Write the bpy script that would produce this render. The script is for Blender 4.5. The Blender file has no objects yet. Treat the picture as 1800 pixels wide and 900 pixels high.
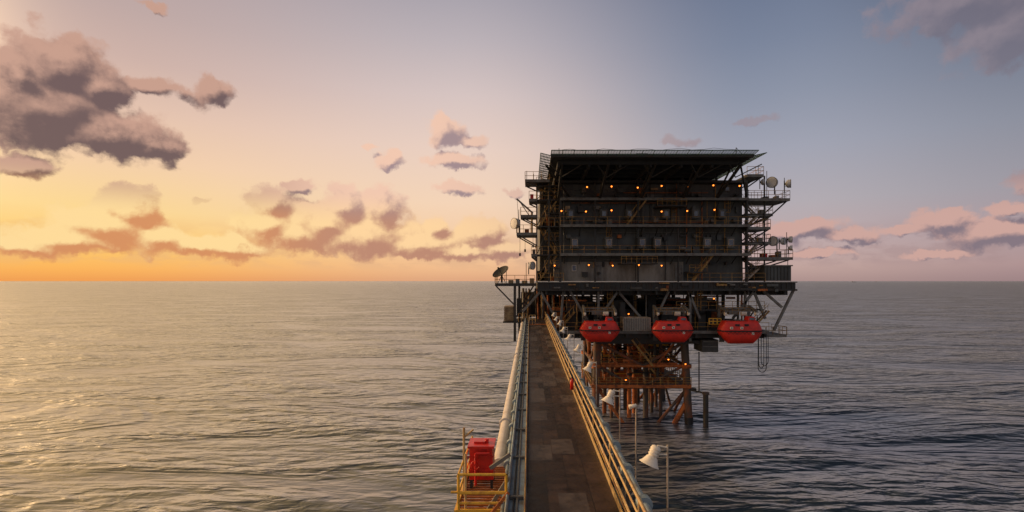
import bpy, math, random
import numpy as np
from mathutils import Vector, Matrix
random.seed(4)
S = 70/900.0                       # metres per survey unit on the platform's front face (70 m from the viewpoint)
EYE = 20.0
def X(p): return (p-931)*S
def Z(p): return EYE+(494-p)*S
scene = bpy.context.scene
COL = scene.collection

# ---------------------------------------------------------------- materials
def lin(c):
    c=c/255.0
    return c/12.92 if c<=0.04045 else ((c+0.055)/1.055)**2.4
def rgb(r,g,b): return (lin(r),lin(g),lin(b),1)
def mat(name,c1,c2=None,rough=0.6,metal=0.0,scale=3.0,lo=0.4,hi=0.65,bump=0.0,stretch=(1,1,1),spec=0.4,emit=None,estr=0):
    m=bpy.data.materials.new(name); m.use_nodes=True
    nt=m.node_tree; N=nt.nodes; L=nt.links
    b=N['Principled BSDF']
    b.inputs['Roughness'].default_value=rough; b.inputs['Metallic'].default_value=metal
    b.inputs['Specular IOR Level'].default_value=spec
    c1=tuple(c1)+(1,) if len(c1)==3 else c1
    if c2 is None: c2=tuple(min(1,v*0.55) for v in c1[:3])
    c2=tuple(c2)+(1,) if len(c2)==3 else c2
    tc=N.new('ShaderNodeTexCoord'); mp=N.new('ShaderNodeMapping'); mp.inputs['Scale'].default_value=stretch
    L.new(tc.outputs['Object'],mp.inputs['Vector'])
    n=N.new('ShaderNodeTexNoise'); n.inputs['Scale'].default_value=scale; n.inputs['Detail'].default_value=6; n.inputs['Roughness'].default_value=0.65
    L.new(mp.outputs[0],n.inputs['Vector'])
    r=N.new('ShaderNodeValToRGB'); r.color_ramp.elements[0].position=lo; r.color_ramp.elements[1].position=hi
    r.color_ramp.elements[0].color=c1; r.color_ramp.elements[1].color=c2
    L.new(n.outputs['Fac'],r.inputs['Fac']); L.new(r.outputs['Color'],b.inputs['Base Color'])
    if bump:
        bp=N.new('ShaderNodeBump'); bp.inputs['Strength'].default_value=bump; bp.inputs['Distance'].default_value=0.05
        L.new(n.outputs['Fac'],bp.inputs['Height']); L.new(bp.outputs[0],b.inputs['Normal'])
    if emit:
        b.inputs['Emission Color'].default_value=tuple(emit)+(1,); b.inputs['Emission Strength'].default_value=estr
    return m
M={}
M['wall']=mat('painted_steel_wall',(0.095,0.102,0.094),(0.045,0.041,0.035),0.6,0,0.5,0.38,0.70,0.2,(1,1,0.3))
M['wall_light']=mat('pale_steel_wall',(0.30,0.28,0.235),(0.11,0.09,0.065),0.6,0,0.7,0.38,0.70,0.2,(1,1,0.35))
M['steel']=mat('dark_steel',(0.038,0.040,0.037),(0.046,0.027,0.017),0.65,0.1,1.2,0.45,0.7)
M['grey']=mat('grey_steel',(0.16,0.158,0.14),(0.09,0.06,0.042),0.55,0.1,1.5,0.45,0.7)
M['yellow']=mat('yellow_rail_paint',(0.36,0.215,0.05),(0.17,0.075,0.03),0.55,0,2,0.42,0.62)
M['byellow']=mat('bright_yellow_paint',(0.72,0.40,0.035),(0.36,0.16,0.03),0.45,0,5,0.48,0.72)
M['cream']=mat('golden_rail_paint',(0.56,0.39,0.17),(0.32,0.17,0.06),0.42,0,2,0.46,0.70)
M['rust']=mat('rusty_steel',(0.44,0.13,0.03),(0.12,0.04,0.018),0.8,0,1.2,0.44,0.66,0.3)
M['rustleg']=mat('weathered_jacket_steel',(0.075,0.058,0.045),(0.26,0.075,0.022),0.75,0,0.5,0.46,0.62,0.3,(1,1,0.5))
M['red']=mat('red_fibreglass',(0.68,0.032,0.016),(0.42,0.022,0.013),0.38,0,1.2,0.4,0.75)
M['redpaint']=mat('red_gloss_paint',(0.64,0.025,0.016),(0.33,0.02,0.013),0.35,0,4,0.45,0.75,0.1)
M['black']=mat('black_rubber',(0.015,0.015,0.016),(0.03,0.03,0.03),0.6)
M['white']=mat('cream_white_paint',(0.76,0.69,0.57),(0.44,0.33,0.21),0.45,0,5,0.50,0.75)
M['radome']=mat('grey_white_radome',(0.52,0.52,0.50),(0.36,0.34,0.30),0.5,0,2,0.45,0.7)
M['tan']=mat('weathered_pole_paint',(0.42,0.36,0.28),(0.24,0.15,0.09),0.5,0,5,0.45,0.7)
M['offwhite']=mat('offwhite_pipe_paint',(0.62,0.56,0.49),(0.38,0.30,0.22),0.4,0,1.2,0.45,0.75,0.05)
M['blue']=mat('pale_blue_grey_paint',(0.25,0.32,0.35),(0.15,0.13,0.10),0.5,0.0,2.5,0.46,0.70,0.1)
M['glass']=mat('window_glass',(0.10,0.13,0.16),(0.05,0.06,0.08),0.08,0,1,0.4,0.6,0,spec=1.0)
M['lens']=mat('lamp_lens',(0.6,0.6,0.55),(0.5,0.48,0.42),0.12,0,8,spec=0.8)
M['bulb']=mat('lit_sodium_bulb',(1,0.4,0.1),(1,0.35,0.08),0.3,emit=(1.0,0.22,0.025),estr=4.0)
M['beige']=mat('beige_cabin',(0.34,0.25,0.13),(0.18,0.11,0.06),0.6,0,1.5)
M['heli']=mat('helideck_underside',(0.026,0.028,0.027),(0.018,0.018,0.017),0.75,0,0.8)
M['helitop']=mat('helideck_green',(0.05,0.12,0.09),(0.04,0.07,0.06),0.7,0,1.8)

def deck_mat():
    m=bpy.data.materials.new('patched_walkway_plates'); m.use_nodes=True
    nt=m.node_tree; N=nt.nodes; L=nt.links; b=N['Principled BSDF']
    tc=N.new('ShaderNodeTexCoord')
    def brick(c1,c2,mort,off,w,h,loc,bias=-0.1):
        mp=N.new('ShaderNodeMapping'); mp.inputs['Rotation'].default_value=(0,0,math.radians(90)); mp.inputs['Location'].default_value=loc
        L.new(tc.outputs['Object'],mp.inputs['Vector'])
        t=N.new('ShaderNodeTexBrick'); t.inputs['Scale'].default_value=1; t.inputs['Color1'].default_value=c1; t.inputs['Color2'].default_value=c2
        t.inputs['Mortar'].default_value=mort; t.inputs['Mortar Size'].default_value=0.012; t.inputs['Bias'].default_value=bias
        t.inputs['Brick Width'].default_value=w; t.inputs['Row Height'].default_value=h; t.offset=off; t.squash=1.0
        L.new(mp.outputs[0],t.inputs['Vector']); return t
    t1=brick((0.014,0.008,0.006,1),(0.062,0.034,0.024,1),(0.006,0.004,0.003,1),0.37,1.7,0.56,(0.3,0.1,0),0.0)
    t2=brick((0.042,0.029,0.024,1),(0.092,0.070,0.062,1),(0.015,0.011,0.009,1),0.61,1.5,0.74,(1.3,0.02,0),0)
    t3=brick((0,0,0,1),(1,1,1,1),(0,0,0,1),0.61,1.5,0.74,(1.3,0.02,0),0)
    mr=N.new('ShaderNodeMapRange'); mr.inputs[1].default_value=0.62; mr.inputs[2].default_value=0.66; L.new(t3.outputs['Color'],mr.inputs[0])
    mx=N.new('ShaderNodeMix'); mx.data_type='RGBA'; L.new(mr.outputs[0],mx.inputs[0]); L.new(t1.outputs['Color'],mx.inputs[6]); L.new(t2.outputs['Color'],mx.inputs[7])
    n2=N.new('ShaderNodeTexNoise'); n2.inputs['Scale'].default_value=2.2; n2.inputs['Detail'].default_value=9; n2.inputs['Roughness'].default_value=0.75
    L.new(tc.outputs['Object'],n2.inputs['Vector'])
    mr2=N.new('ShaderNodeMapRange'); mr2.inputs[1].default_value=0.35; mr2.inputs[2].default_value=0.7; mr2.inputs[3].default_value=0.35; mr2.inputs[4].default_value=1.7
    L.new(n2.outputs['Fac'],mr2.inputs[0])
    vm=N.new('ShaderNodeVectorMath'); vm.operation='SCALE'; L.new(mx.outputs[2],vm.inputs[0]); L.new(mr2.outputs[0],vm.inputs['Scale'])
    L.new(vm.outputs[0],b.inputs['Base Color'])
    w=N.new('ShaderNodeTexWave'); w.wave_type='BANDS'; w.bands_direction='Y'; w.inputs['Scale'].default_value=5.0
    L.new(tc.outputs['Object'],w.inputs['Vector'])
    ad=N.new('ShaderNodeMath'); ad.operation='ADD'; L.new(w.outputs['Fac'],ad.inputs[0]); L.new(n2.outputs['Fac'],ad.inputs[1])
    bp=N.new('ShaderNodeBump'); bp.inputs['Strength'].default_value=0.35; bp.inputs['Distance'].default_value=0.02
    L.new(ad.outputs[0],bp.inputs['Height']); L.new(bp.outputs[0],b.inputs['Normal'])
    rg=N.new('ShaderNodeMapRange'); rg.inputs[1].default_value=.35; rg.inputs[2].default_value=.65; rg.inputs[3].default_value=.28; rg.inputs[4].default_value=.6; L.new(n2.outputs['Fac'],rg.inputs[0]); L.new(rg.outputs[0],b.inputs['Roughness'])
    b.inputs['Specular IOR Level'].default_value=0.25
    return m
M['deck']=deck_mat()

def sea_mat():
    m=bpy.data.materials.new('sea_water'); m.use_nodes=True
    nt=m.node_tree; N=nt.nodes; L=nt.links; N.remove(N['Principled BSDF']); out=N['Material Output']
    def math_(op,a,b):
        n=N.new('ShaderNodeMath'); n.operation=op
        for k,v in enumerate((a,b)):
            if isinstance(v,bpy.types.NodeSocket): L.new(v,n.inputs[k])
            else: n.inputs[k].default_value=v
        return n.outputs[0]
    df=N.new('ShaderNodeBsdfDiffuse'); df.inputs[0].default_value=(0.004,0.017,0.032,1)
    gl=N.new('ShaderNodeBsdfGlossy'); gl.inputs[0].default_value=(1,1,1,1)
    tc=N.new('ShaderNodeTexCoord')
    def noise(sc,st,rot,det,ro=.55,dist=.4):
        mp=N.new('ShaderNodeMapping'); mp.inputs['Scale'].default_value=st; mp.inputs['Rotation'].default_value=(0,0,math.radians(rot))
        L.new(tc.outputs['Object'],mp.inputs['Vector'])
        n=N.new('ShaderNodeTexNoise'); n.noise_dimensions='2D'; n.inputs['Scale'].default_value=sc; n.inputs['Detail'].default_value=det; n.inputs['Roughness'].default_value=ro
        n.inputs['Distortion'].default_value=dist; L.new(mp.outputs[0],n.inputs['Vector']); return n.outputs['Fac']
    wp=noise(0.020,(1,3.0,1),22,4,.6,.8)
    wr=N.new('ShaderNodeMapRange'); wr.inputs[1].default_value=.36; wr.inputs[2].default_value=.64; wr.inputs[3].default_value=.35; wr.inputs[4].default_value=1.15; L.new(wp,wr.inputs[0])
    h=math_('MULTIPLY',noise(0.09,(1,3.0,1),24,3,.5),1.7)
    h=math_('ADD',h,math_('MULTIPLY',noise(0.32,(1,2.6,1),-8,3,.45),0.72))
    h=math_('ADD',h,math_('MULTIPLY',noise(1.1,(1,2.0,1),16,2),0.08))
    h=math_('MULTIPLY',h,wr.outputs[0])
    bp=N.new('ShaderNodeBump'); bp.inputs['Strength'].default_value=0.75; bp.inputs['Distance'].default_value=1.0
    L.new(h,bp.inputs['Height'])
    L.new(bp.outputs[0],df.inputs['Normal']); L.new(bp.outputs[0],gl.inputs['Normal'])
    rr=N.new('ShaderNodeMapRange'); rr.inputs[1].default_value=.36; rr.inputs[2].default_value=.64; rr.inputs[3].default_value=.38; rr.inputs[4].default_value=.48; L.new(wp,rr.inputs[0]); L.new(rr.outputs[0],gl.inputs['Roughness'])
    fr=N.new('ShaderNodeFresnel'); fr.inputs[0].default_value=1.56; L.new(bp.outputs[0],fr.inputs['Normal'])
    mr=N.new('ShaderNodeMapRange'); mr.inputs[1].default_value=0.06; mr.inputs[2].default_value=0.44; mr.inputs[3].default_value=0.06; mr.inputs[4].default_value=0.62
    L.new(fr.outputs[0],mr.inputs[0])
    mx=N.new('ShaderNodeMixShader'); L.new(mr.outputs[0],mx.inputs[0]); L.new(df.outputs[0],mx.inputs[1]); L.new(gl.outputs[0],mx.inputs[2]); L.new(mx.outputs[0],out.inputs[0])
    return m
M['sea']=sea_mat()

# ---------------------------------------------------------------- mesh builder
class MB:
    def __init__(s): s.v=[];s.f=[];s.mi=[];s.sm=[];s.mats=[];s.cur=0;s.cuts=[(0,0)]
    def m(s,key):
        if key not in s.mats: s.mats.append(key)
        s.cur=s.mats.index(key); return s
    def cut(s):
        if s.cuts[-1]!=(len(s.v),len(s.f)): s.cuts.append((len(s.v),len(s.f)))
        return s
    def add(s,vs,fs,smooth=False):
        o=len(s.v); s.v+= [tuple(v) for v in vs]
        for f in fs: s.f.append(tuple(i+o for i in f)); s.mi.append(s.cur); s.sm.append(smooth)
        return s
    def box(s,x0,x1,y0,y1,z0,z1):
        if x0>x1:x0,x1=x1,x0
        if y0>y1:y0,y1=y1,y0
        if z0>z1:z0,z1=z1,z0
        vs=[(x0,y0,z0),(x1,y0,z0),(x1,y1,z0),(x0,y1,z0),(x0,y0,z1),(x1,y0,z1),(x1,y1,z1),(x0,y1,z1)]
        return s.add(vs,[(0,3,2,1),(4,5,6,7),(0,1,5,4),(1,2,6,5),(2,3,7,6),(3,0,4,7)])
    def frame(s,p,q):
        p=Vector(p);q=Vector(q);d=(q-p); l=d.length; d=d/l if l else Vector((0,0,1))
        up=Vector((0,0,1)) if abs(d.z)<0.95 else Vector((0,1,0))
        a=d.cross(up).normalized(); b=a.cross(d).normalized()
        return p,q,a,b
    def beam(s,p,q,w,h=None):
        h=h or w; p,q,a,b=s.frame(p,q); vs=[]
        for c in (p,q):
            for sx,sy in ((-1,-1),(1,-1),(1,1),(-1,1)): vs.append(c+a*sx*w/2+b*sy*h/2)
        return s.add(vs,[(0,1,2,3),(7,6,5,4),(0,4,5,1),(1,5,6,2),(2,6,7,3),(3,7,4,0)])
    def tube(s,p,q,r,n=6,r2=None,smooth=True,caps=True):
        r2=r if r2 is None else r2
        p,q,a,b=s.frame(p,q); vs=[]
        for c,rr in ((p,r),(q,r2)):
            for i in range(n):
                t=2*math.pi*i/n; vs.append(c+a*math.cos(t)*rr+b*math.sin(t)*rr)
        s.add(vs,[(i,(i+1)%n,n+(i+1)%n,n+i) for i in range(n)],smooth)
        if caps:
            s.add(vs[:n],[tuple(range(n))[::-1]]); s.add(vs[n:],[tuple(range(n))])
        return s
    def poly(s,pts,r,n=6):
        for a,b in zip(pts[:-1],pts[1:]): s.tube(a,b,r,n)
        return s
    def lathe(s,prof,o,axis,n=20,smooth=True):
        o=Vector(o);ax=Vector(axis).normalized()
        p,q,a,b=s.frame(o,o+ax); vs=[]
        for h,r in prof:
            for i in range(n):
                t=2*math.pi*i/n; vs.append(o+ax*h+a*math.cos(t)*r+b*math.sin(t)*r)
        fs=[]
        for k in range(len(prof)-1):
            for i in range(n): fs.append((k*n+i,k*n+(i+1)%n,(k+1)*n+(i+1)%n,(k+1)*n+i))
        return s.add(vs,fs,smooth)
    def rail(s,p,q,h=1.1,sp=1.5,r=0.032,mids=(0.55,),n=5):
        p=Vector(p);q=Vector(q);l=(q-p).length; k=max(1,round(l/sp)); up=Vector((0,0,1))
        for i in range(k+1):
            c=p.lerp(q,i/k); s.tube(c,c+up*h,r,n,caps=False)
        for hh in (h,)+tuple(mids): s.tube(p+up*hh,q+up*hh,r,n,caps=False)
        return s
    def stair(s,p,q,w=0.8,axis='y',steps=12,t=0.05):
        p=Vector(p);q=Vector(q); o=Vector((0,w/2,0)) if axis=='y' else Vector((w/2,0,0))
        for sg in (-1,1):
            s.beam(p+o*sg,q+o*sg,t,0.22)
            up=Vector((0,0,0.95)); s.tube(p+o*sg+up,q+o*sg+up,0.03,5)
            for k in range(4):
                c=p.lerp(q,(k+0.3)/3.6) + o*sg; s.tube(c,c+up,0.025,4)
        for i in range(steps):
            c=p.lerp(q,(i+0.5)/steps); s.beam(c-o,c+o,0.26,0.04)
        return s
    def ladder(s,x,y,z0,z1,cage=True):
        for d in (-0.25,0.25): s.tube((x+d,y,z0),(x+d,y,z1),0.035,5)
        z=z0+0.2
        while z<z1: s.tube((x-0.25,y,z),(x+0.25,y,z),0.02,4); z+=0.35
        if cage:
            z=z0+1.8
            while z<=z1+0.01:
                s.poly([(x-0.3,y,z),(x-0.38,y-0.4,z),(x,y-0.65,z),(x+0.38,y-0.4,z),(x+0.3,y,z)],0.03,4); z+=0.6
            for dx,dy in ((-0.38,-0.4),(0,-0.65),(0.38,-0.4)): s.tube((x+dx,y+dy,z0+1.8),(x+dx,y+dy,z1),0.02,4)
        return s
    def obj(s,name,parent=None,label=None,kind=None,cat=None):
        me=bpy.data.meshes.new(name); me.from_pydata(s.v,[],s.f)
        for k in s.mats: me.materials.append(M[k])
        me.polygons.foreach_set('material_index',s.mi); me.polygons.foreach_set('use_smooth',s.sm); me.update()
        o=bpy.data.objects.new(name,me); COL.objects.link(o)
        if parent is not None:
            o.parent=parent
            if parent.parent is None: o.matrix_parent_inverse=Matrix.Translation(-Vector(parent.location))
            else: o.matrix_parent_inverse=Matrix.Identity(4)
        if label:o['label']=label
        if kind:o['kind']=kind
        if cat:o['category']=cat
        return o
    def split(s,name,parent=None,label=None):
        # every piece between two cut() marks becomes an object of its own
        s.cut(); out=[]
        for (v0,f0),(v1,f1) in zip(s.cuts[:-1],s.cuts[1:]):
            c=MB(); c.v=s.v[v0:v1]; c.f=[tuple(i-v0 for i in f) for f in s.f[f0:f1]]
            used=sorted(set(s.mi[f0:f1])); c.mats=[s.mats[k] for k in used]; c.mi=[used.index(k) for k in s.mi[f0:f1]]; c.sm=s.sm[f0:f1]
            out.append(c.obj(name,parent,label))
        return out
def empty(name,loc,label,cat,group=None):
    e=bpy.data.objects.new(name,None); e.location=loc; e.empty_display_size=0.5; COL.objects.link(e)
    e['label']=label; e['category']=cat
    if group:e['group']=group
    return e
def copy_tree(root,loc,rotz=0,label=None,scale=1):
    def rec(o,par):
        c=o.copy(); COL.objects.link(c)
        if par is not None: c.parent=par
        for k in o.children: rec(k,c)
        return c
    c=rec(root,None); c.location=loc; c.rotation_euler=(0,0,rotz); c.scale=(scale,)*3
    if label:c['label']=label
    return c

# ---------------------------------------------------------------- sea
def build_sea():
    na=960; radii=[6.0]
    while radii[-1]<90000: radii.append(radii[-1]*1.024+0.02)
    r=np.array(radii); nr=len(r)
    th=np.linspace(0,2*np.pi,na,endpoint=False)
    R,T=np.meshgrid(r,th,indexing='ij'); x=R*np.sin(T); y=R*np.cos(T)
    z=np.zeros_like(x); rng=np.random.RandomState(3)
    for k in range(60):
        lam=math.exp(rng.uniform(math.log(5.5),math.log(40)))
        d=math.radians(rng.normal(-110,26)); kx=math.cos(d)*2*np.pi/lam; ky=math.sin(d)*2*np.pi/lam
        amp=0.0015*lam**0.95; ph=rng.uniform(0,6.28)
        sp=R*0.024; fade=np.clip((lam/ (sp*2.6))-0.6,0,1)
        w=np.sin(kx*x+ky*y+ph)
        z+=amp*fade*(w+0.15*np.sin(2*(kx*x+ky*y+ph)))
    v=np.stack([x,y,z],-1).reshape(-1,3)
    v=np.vstack([v,[[0,0,0]]])
    i=np.arange(nr-1)[:,None]*na; j=np.arange(na)[None,:]; j2=(j+1)%na
    f=np.stack([i+j,i+j2,i+na+j2,i+na+j],-1).reshape(-1,4)[:,::-1]
    fs=[tuple(a) for a in f.tolist()]
    c=len(v)-1
    fs+= [(c,(k+1)%na,k) for k in range(na)]
    me=bpy.data.meshes.new('sea'); me.from_pydata(v.tolist(),[],fs)
    me.polygons.foreach_set('use_smooth',[True]*len(me.polygons)); me.materials.append(M['sea']); me.update()
    if me.polygons[1000].normal.z<0: me.flip_normals()
    o=bpy.data.objects.new('sea',me); COL.objects.link(o); o['kind']='structure'; o['label']='open sea with low soft ripples at sunset'; o['category']='sea'
build_sea()

# ---------------------------------------------------------------- oil platform
P=empty('oil_platform',(14,70,0),'offshore oil platform on rusty legs with grey block and helideck','oil platform')
def part(mb,name,par=None,label=None,kind=None): return mb.obj(name,par or P,label,kind)

# main deck
b=MB().m('steel')
b.box(X(945),X(1393),69.2,97,Z(508),Z(496))
b.m('grey').box(X(943),X(1395),69.0,69.19,Z(497),Z(495)); b.m('steel').box(X(943),X(1395),69.0,69.19,Z(511),Z(508))
for px in range(946,1393,9): b.box(X(px)-.05,X(px)+.05,69.06,69.19,Z(508),Z(497.5))
b.box(X(870),X(943),70.0,76,Z(503),Z(498))
for px in range(960,1390,32): b.box(X(px)-.12,X(px)+.12,69.3,97,Z(517),Z(508))
for yy in (71,77,84,91,96): b.box(X(945),X(1390),yy-.15,yy+.15,Z(519),Z(508.5))
maindeck=part(b,'main_deck')
b=MB().m('yellow')
b.rail((X(870),70,Z(498)),(X(940),70,Z(498))); b.rail((X(870),70,Z(498)),(X(870),76,Z(498))); b.cut()
b.rail((X(1205),69.1,Z(494.5)),(X(1340),69.1,Z(494.5))); b.cut()
b.rail((X(945),69.1,Z(494.5)),(X(990),69.1,Z(494.5)))
b.split('handrail',maindeck)
rd=random.Random(77)
b=MB()
for k in range(26):
    px=rd.uniform(950,1360); w=rd.uniform(3,20); z=rd.uniform(496,508); b.m(rd.choice(['grey','steel','rust','yellow','wall','steel'])).box(X(px),X(px+w),68.8,68.99,Z(z+rd.uniform(1.5,6)),Z(z)); b.cut()
b.split('junction_box',maindeck)
b=MB().m('steel')
b.beam((X(905),70.2,Z(503)),(X(905),70.2,Z(600)),0.35); b.cut(); b.beam((X(912),73,Z(503)),(X(912),73,Z(590)),0.3); b.cut()
b.beam((X(872),70.2,Z(503)),(X(903),70.2,Z(535)),0.18); b.cut(); b.beam((X(938),73,Z(503)),(X(912),73,Z(545)),0.2); b.cut(); b.beam((X(905),70.4,Z(560)),(X(940),70.4,Z(512)),0.2)
b.split('deck_column',P)
# dark bulk boxes added to keep the gap dark where the bridge lands
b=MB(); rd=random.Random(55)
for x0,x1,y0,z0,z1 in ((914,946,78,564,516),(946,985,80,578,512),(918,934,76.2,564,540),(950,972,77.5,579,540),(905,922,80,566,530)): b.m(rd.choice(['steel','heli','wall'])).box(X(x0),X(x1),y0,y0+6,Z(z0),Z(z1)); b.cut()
b.split('dark_bulk_box',P)
b=MB()
for k in range(16):
    px=rd.uniform(908,978); b.m(rd.choice(['steel','rust','grey','yellow'])).tube((X(px),rd.uniform(74,77),Z(580)),(X(px+rd.uniform(-4,4)),rd.uniform(74,77),Z(508)),rd.uniform(.05,.16),6); b.cut()
b.split('machinery_pipe',P)
b=MB().m('grey')
for px,w,h in ((893,9,6),(906,7,8),(917,10,5),(931,8,9)): b.m(rd.choice(['grey','wall_light','beige'])).box(X(px),X(px+w),71,72,Z(498)+.01,Z(498-h)); b.cut()
b.split('deck_locker',maindeck)

# accommodation block
b=MB().m('wall')
b.box(X(986),X(1310),71.0,93,Z(448),Z(318))
b.box(X(1205),X(1312),71.2,93,Z(494.4),Z(448.1))
b.m('wall_light'); b.box(X(975),X(1204.6),70.9,93,Z(494.4),Z(460)); b.m('wall').box(X(975),X(1204.6),70.9,93,Z(459.9),Z(448.2))
b.m('wall')
b.box(X(950),X(985.6),74,92,Z(494.4),Z(325))
for px in (1020,1088,1146,1200,1262): b.box(X(px)-.06,X(px)+.06,70.9,71.0,Z(445),Z(320))
b.m('steel')
for z0,z1 in ((352,346),(400,395),(450,445)): b.box(X(984),X(1312),70.7,70.99,Z(z0),Z(z1))
block=part(b,'accommodation_block')
b=MB(); rd=random.Random(8)
for k in range(66):
    px=rd.uniform(990,1300); row=rd.choice((330,340,362,384,412,434,460,478)); w=rd.uniform(2,14); h=rd.uniform(3,11)
    b.m(rd.choice(['steel','grey','wall','wall','steel','rust','beige'])).box(X(px),X(px+w),70.9-rd.uniform(.15,1.0),70.88,Z(row+h),Z(row)); b.cut()
b.split('wall_box',block)
b=MB()
for k in range(18):
    px=rd.uniform(990,1306); b.m(rd.choice(['grey','steel','rust','yellow'])).tube((X(px),70.5,Z(rd.choice([398,448,493]))),(X(px),70.5,Z(rd.choice([322,350]))),rd.uniform(.04,.08),6); b.cut()
for row in (338,356,390,408,440,456): b.m(rd.choice(['grey','steel','rust'])).tube((X(rd.uniform(986,1100)),70.4,Z(row)),(X(rd.uniform(1150,1306)),70.4,Z(row)),0.05,6); b.cut()
b.split('wall_pipe',block)

def window(px,py,w=0.62,h=0.82,y=70.88,fr='white'):
    b=MB(); x=X(px);z=Z(py); t=.06
    b.m('glass').box(x-w/2,x+w/2,y-.01,y+.02,z-h/2,z+h/2)
    b.m(fr); b.box(x-w/2-t,x-w/2,y-.08,y+.05,z-h/2-t,z+h/2+t); b.box(x+w/2,x+w/2+t,y-.08,y+.05,z-h/2-t,z+h/2+t)
    b.box(x-w/2,x+w/2,y-.08,y+.05,z+h/2,z+h/2+t); b.box(x-w/2,x+w/2,y-.08,y+.05,z-h/2-t,z-h/2)
    b.obj('window',block)
for px in (1003,1061,1106,1170,1222,1268): window(px,376,.5,.66,69.6,fr='grey')
for px in (1010,1070,1128,1155,1242,1283): window(px,427,0.62,0.85,69.6,fr='tan')
window(1010,471,.5,.7,70.78); window(1283,330,.5,.5,fr='grey')
b=MB()
for px in (1003,1061,1106,1170,1222,1268): b.m('wall').box(X(px)-.5,X(px)+.5,69.64,70.97,Z(376)-.65,Z(376)+.65); b.cut()
for px in (1010,1070,1128,1155,1242,1283): b.m('wall').box(X(px)-.55,X(px)+.55,69.64,70.97,Z(427)-.75,Z(427)+.75); b.cut()
b.split('window_bay',block)
def door(px,py):
    b=MB(); x=X(px);z=Z(py)
    b.m('grey').box(x-.5,x+.5,70.78,70.87,z,z+2.1); b.m('wall_light').box(x-.56,x+.56,70.82,70.885,z-.02,z+2.18)
    b.m('black').box(x+.32,x+.4,70.72,70.78,z+.95,z+1.1); b.obj('door',block)
for px,py in ((1052,493),(1190,396),(1196,493)): door(px,py)
for zf,yo in ((350,69.2),(397,68.8),(447,68.5)):
    a,c=984,1312
    b=MB().m('steel'); b.box(X(a),X(c),yo,70.68,Z(zf)-.25,Z(zf)); b.m('grey').box(X(a),X(c),yo-.06,yo-.01,Z(zf)-.28,Z(zf)+.08); b.m('steel')
    for px in range(a+8,c,27): b.beam((X(px),yo+.2,Z(zf)-.25),(X(px),70.7,Z(zf)-1.3),.1)
    b.obj('walkway',block)
    b=MB().m('yellow' if zf!=350 else 'steel'); b.rail((X(a),yo+.05,Z(zf)),(X(c),yo+.05,Z(zf)),1.1,1.6,0.03)
    b.obj('walkway_handrail',block)
b=MB().m('steel')
for px in (985,1045,1120,1190,1310): b.beam((X(px),69.4,Z(495)),(X(px),69.4,Z(322)),.2); b.cut()
b.split('outer_post',block)
b=MB().m('steel'); b.box(X(984),X(1312),69.5,70.9,Z(322),Z(318)); b.obj('roof_edge',block)
b=MB().m('yellow')
for px,z0,z1 in ((1228,447,398),(1070,447,398),(1185,397,352),(1278,397,352)): b.ladder(X(px),70.2,Z(z0),Z(z1)); b.cut()
b.split('caged_ladder',block)
b=MB().m('yellow'); b.stair((X(1100),69.8,Z(397)),(X(1135),69.8,Z(352)),.7); b.cut(); b.stair((X(1215),69.4,Z(494)),(X(1250),69.4,Z(448)),.7); b.split('wall_stair',block)
b=MB().m('yellow'); 
for (px,pz,w) in ((1088,455,62),(1150,356,50),(1205,470,30)):
    b.rail((X(px),68.2,Z(pz+8)),(X(px+w),68.2,Z(pz+8)),.9,.7,.03); b.m('steel').box(X(px),X(px+w),68.1,70.8,Z(pz+10),Z(pz+8)); b.m('yellow'); b.cut()
b.split('service_basket',block)
def wall_lamp(px,py,y=70.6,par=None,k=1.0):
    b=MB(); x=X(px)*y/70;z=EYE+(494-py)*S*y/70
    b.m('steel').tube((x,y+.5,z+.12),(x,y,z+.12),.03,5); b.lathe([(0,.04),(.06,.1),(.12,.12)],(x,y,z+.2),(0,0,-1),10)
    b.m('bulb').lathe([(0,.09*k),(.06,.11*k),(.14,.08*k),(.19,.0)],(x,y,z+.09),(0,0,-1),10)
    b.obj('wall_lamp',par or block)
for px,py in ((987,328),(1032,329),(1075,328),(1121,330),(1163,327),(1208,328),(1254,326),(1300,327)): wall_lamp(px,py,69.2)
for px,py in ((987,371),(1030,372),(1075,370),(1163,372),(1208,371),(1256,369)): wall_lamp(px,py,69.1)
for px,py in ((975,467),(1035,466),(1077,467),(1123,466),(1163,467)): wall_lamp(px,py,68.4,k=.9)

# stair tower on the side of the block
b=MB().m('yellow')
lv=[494,447,397,350,325]
for i in range(4):
    z0,z1=Z(lv[i]),Z(lv[i+1])
    if i%2==0: b.stair((X(948),71.0,z0),(X(980),71.0,z1))
    else: b.stair((X(980),72.4,z0),(X(948),72.4,z1))
    b.m('steel').box(X(943),X(986),70.2,73.6,z1-.15,z1); b.m('yellow'); b.rail((X(943),70.2,z1),(X(985),70.2,z1),1.1,.9); b.rail((X(943),70.2,z1),(X(943),73.6,z1),1.1,.9)
    zm=(z0+z1)/2; b.m('steel').box(X(960),X(986),70.5,71.6,zm-.1,zm); b.m('yellow').rail((X(958),70.3,zm),(X(985),70.3,zm),1.0,.8)
b.m('steel')
for px,yy in ((944,70.3),(965,70.3),(944,73.5),(984,70.3)): b.beam((X(px),yy,Z(495)),(X(px),yy,Z(322)),.18)
for i in range(4): b.tube((X(944),70.25,Z(lv[i])),(X(965),70.25,Z(lv[i+1])),.05,5); b.tube((X(984),70.25,Z(lv[i])),(X(965),70.25,Z(lv[i+1])),.05,5)
part(b,'stair_tower')
b=MB(); rd=random.Random(31)
for k in range(20):
    px=rd.uniform(945,978); row=rd.choice([494,447,397,350]); h=rd.uniform(6,22)
    b.m(rd.choice(['grey','steel','wall','rust'])).box(X(px),X(px+rd.uniform(3,8)),71.8,73.4,Z(row)+.003,Z(row-h)); b.cut()
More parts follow.
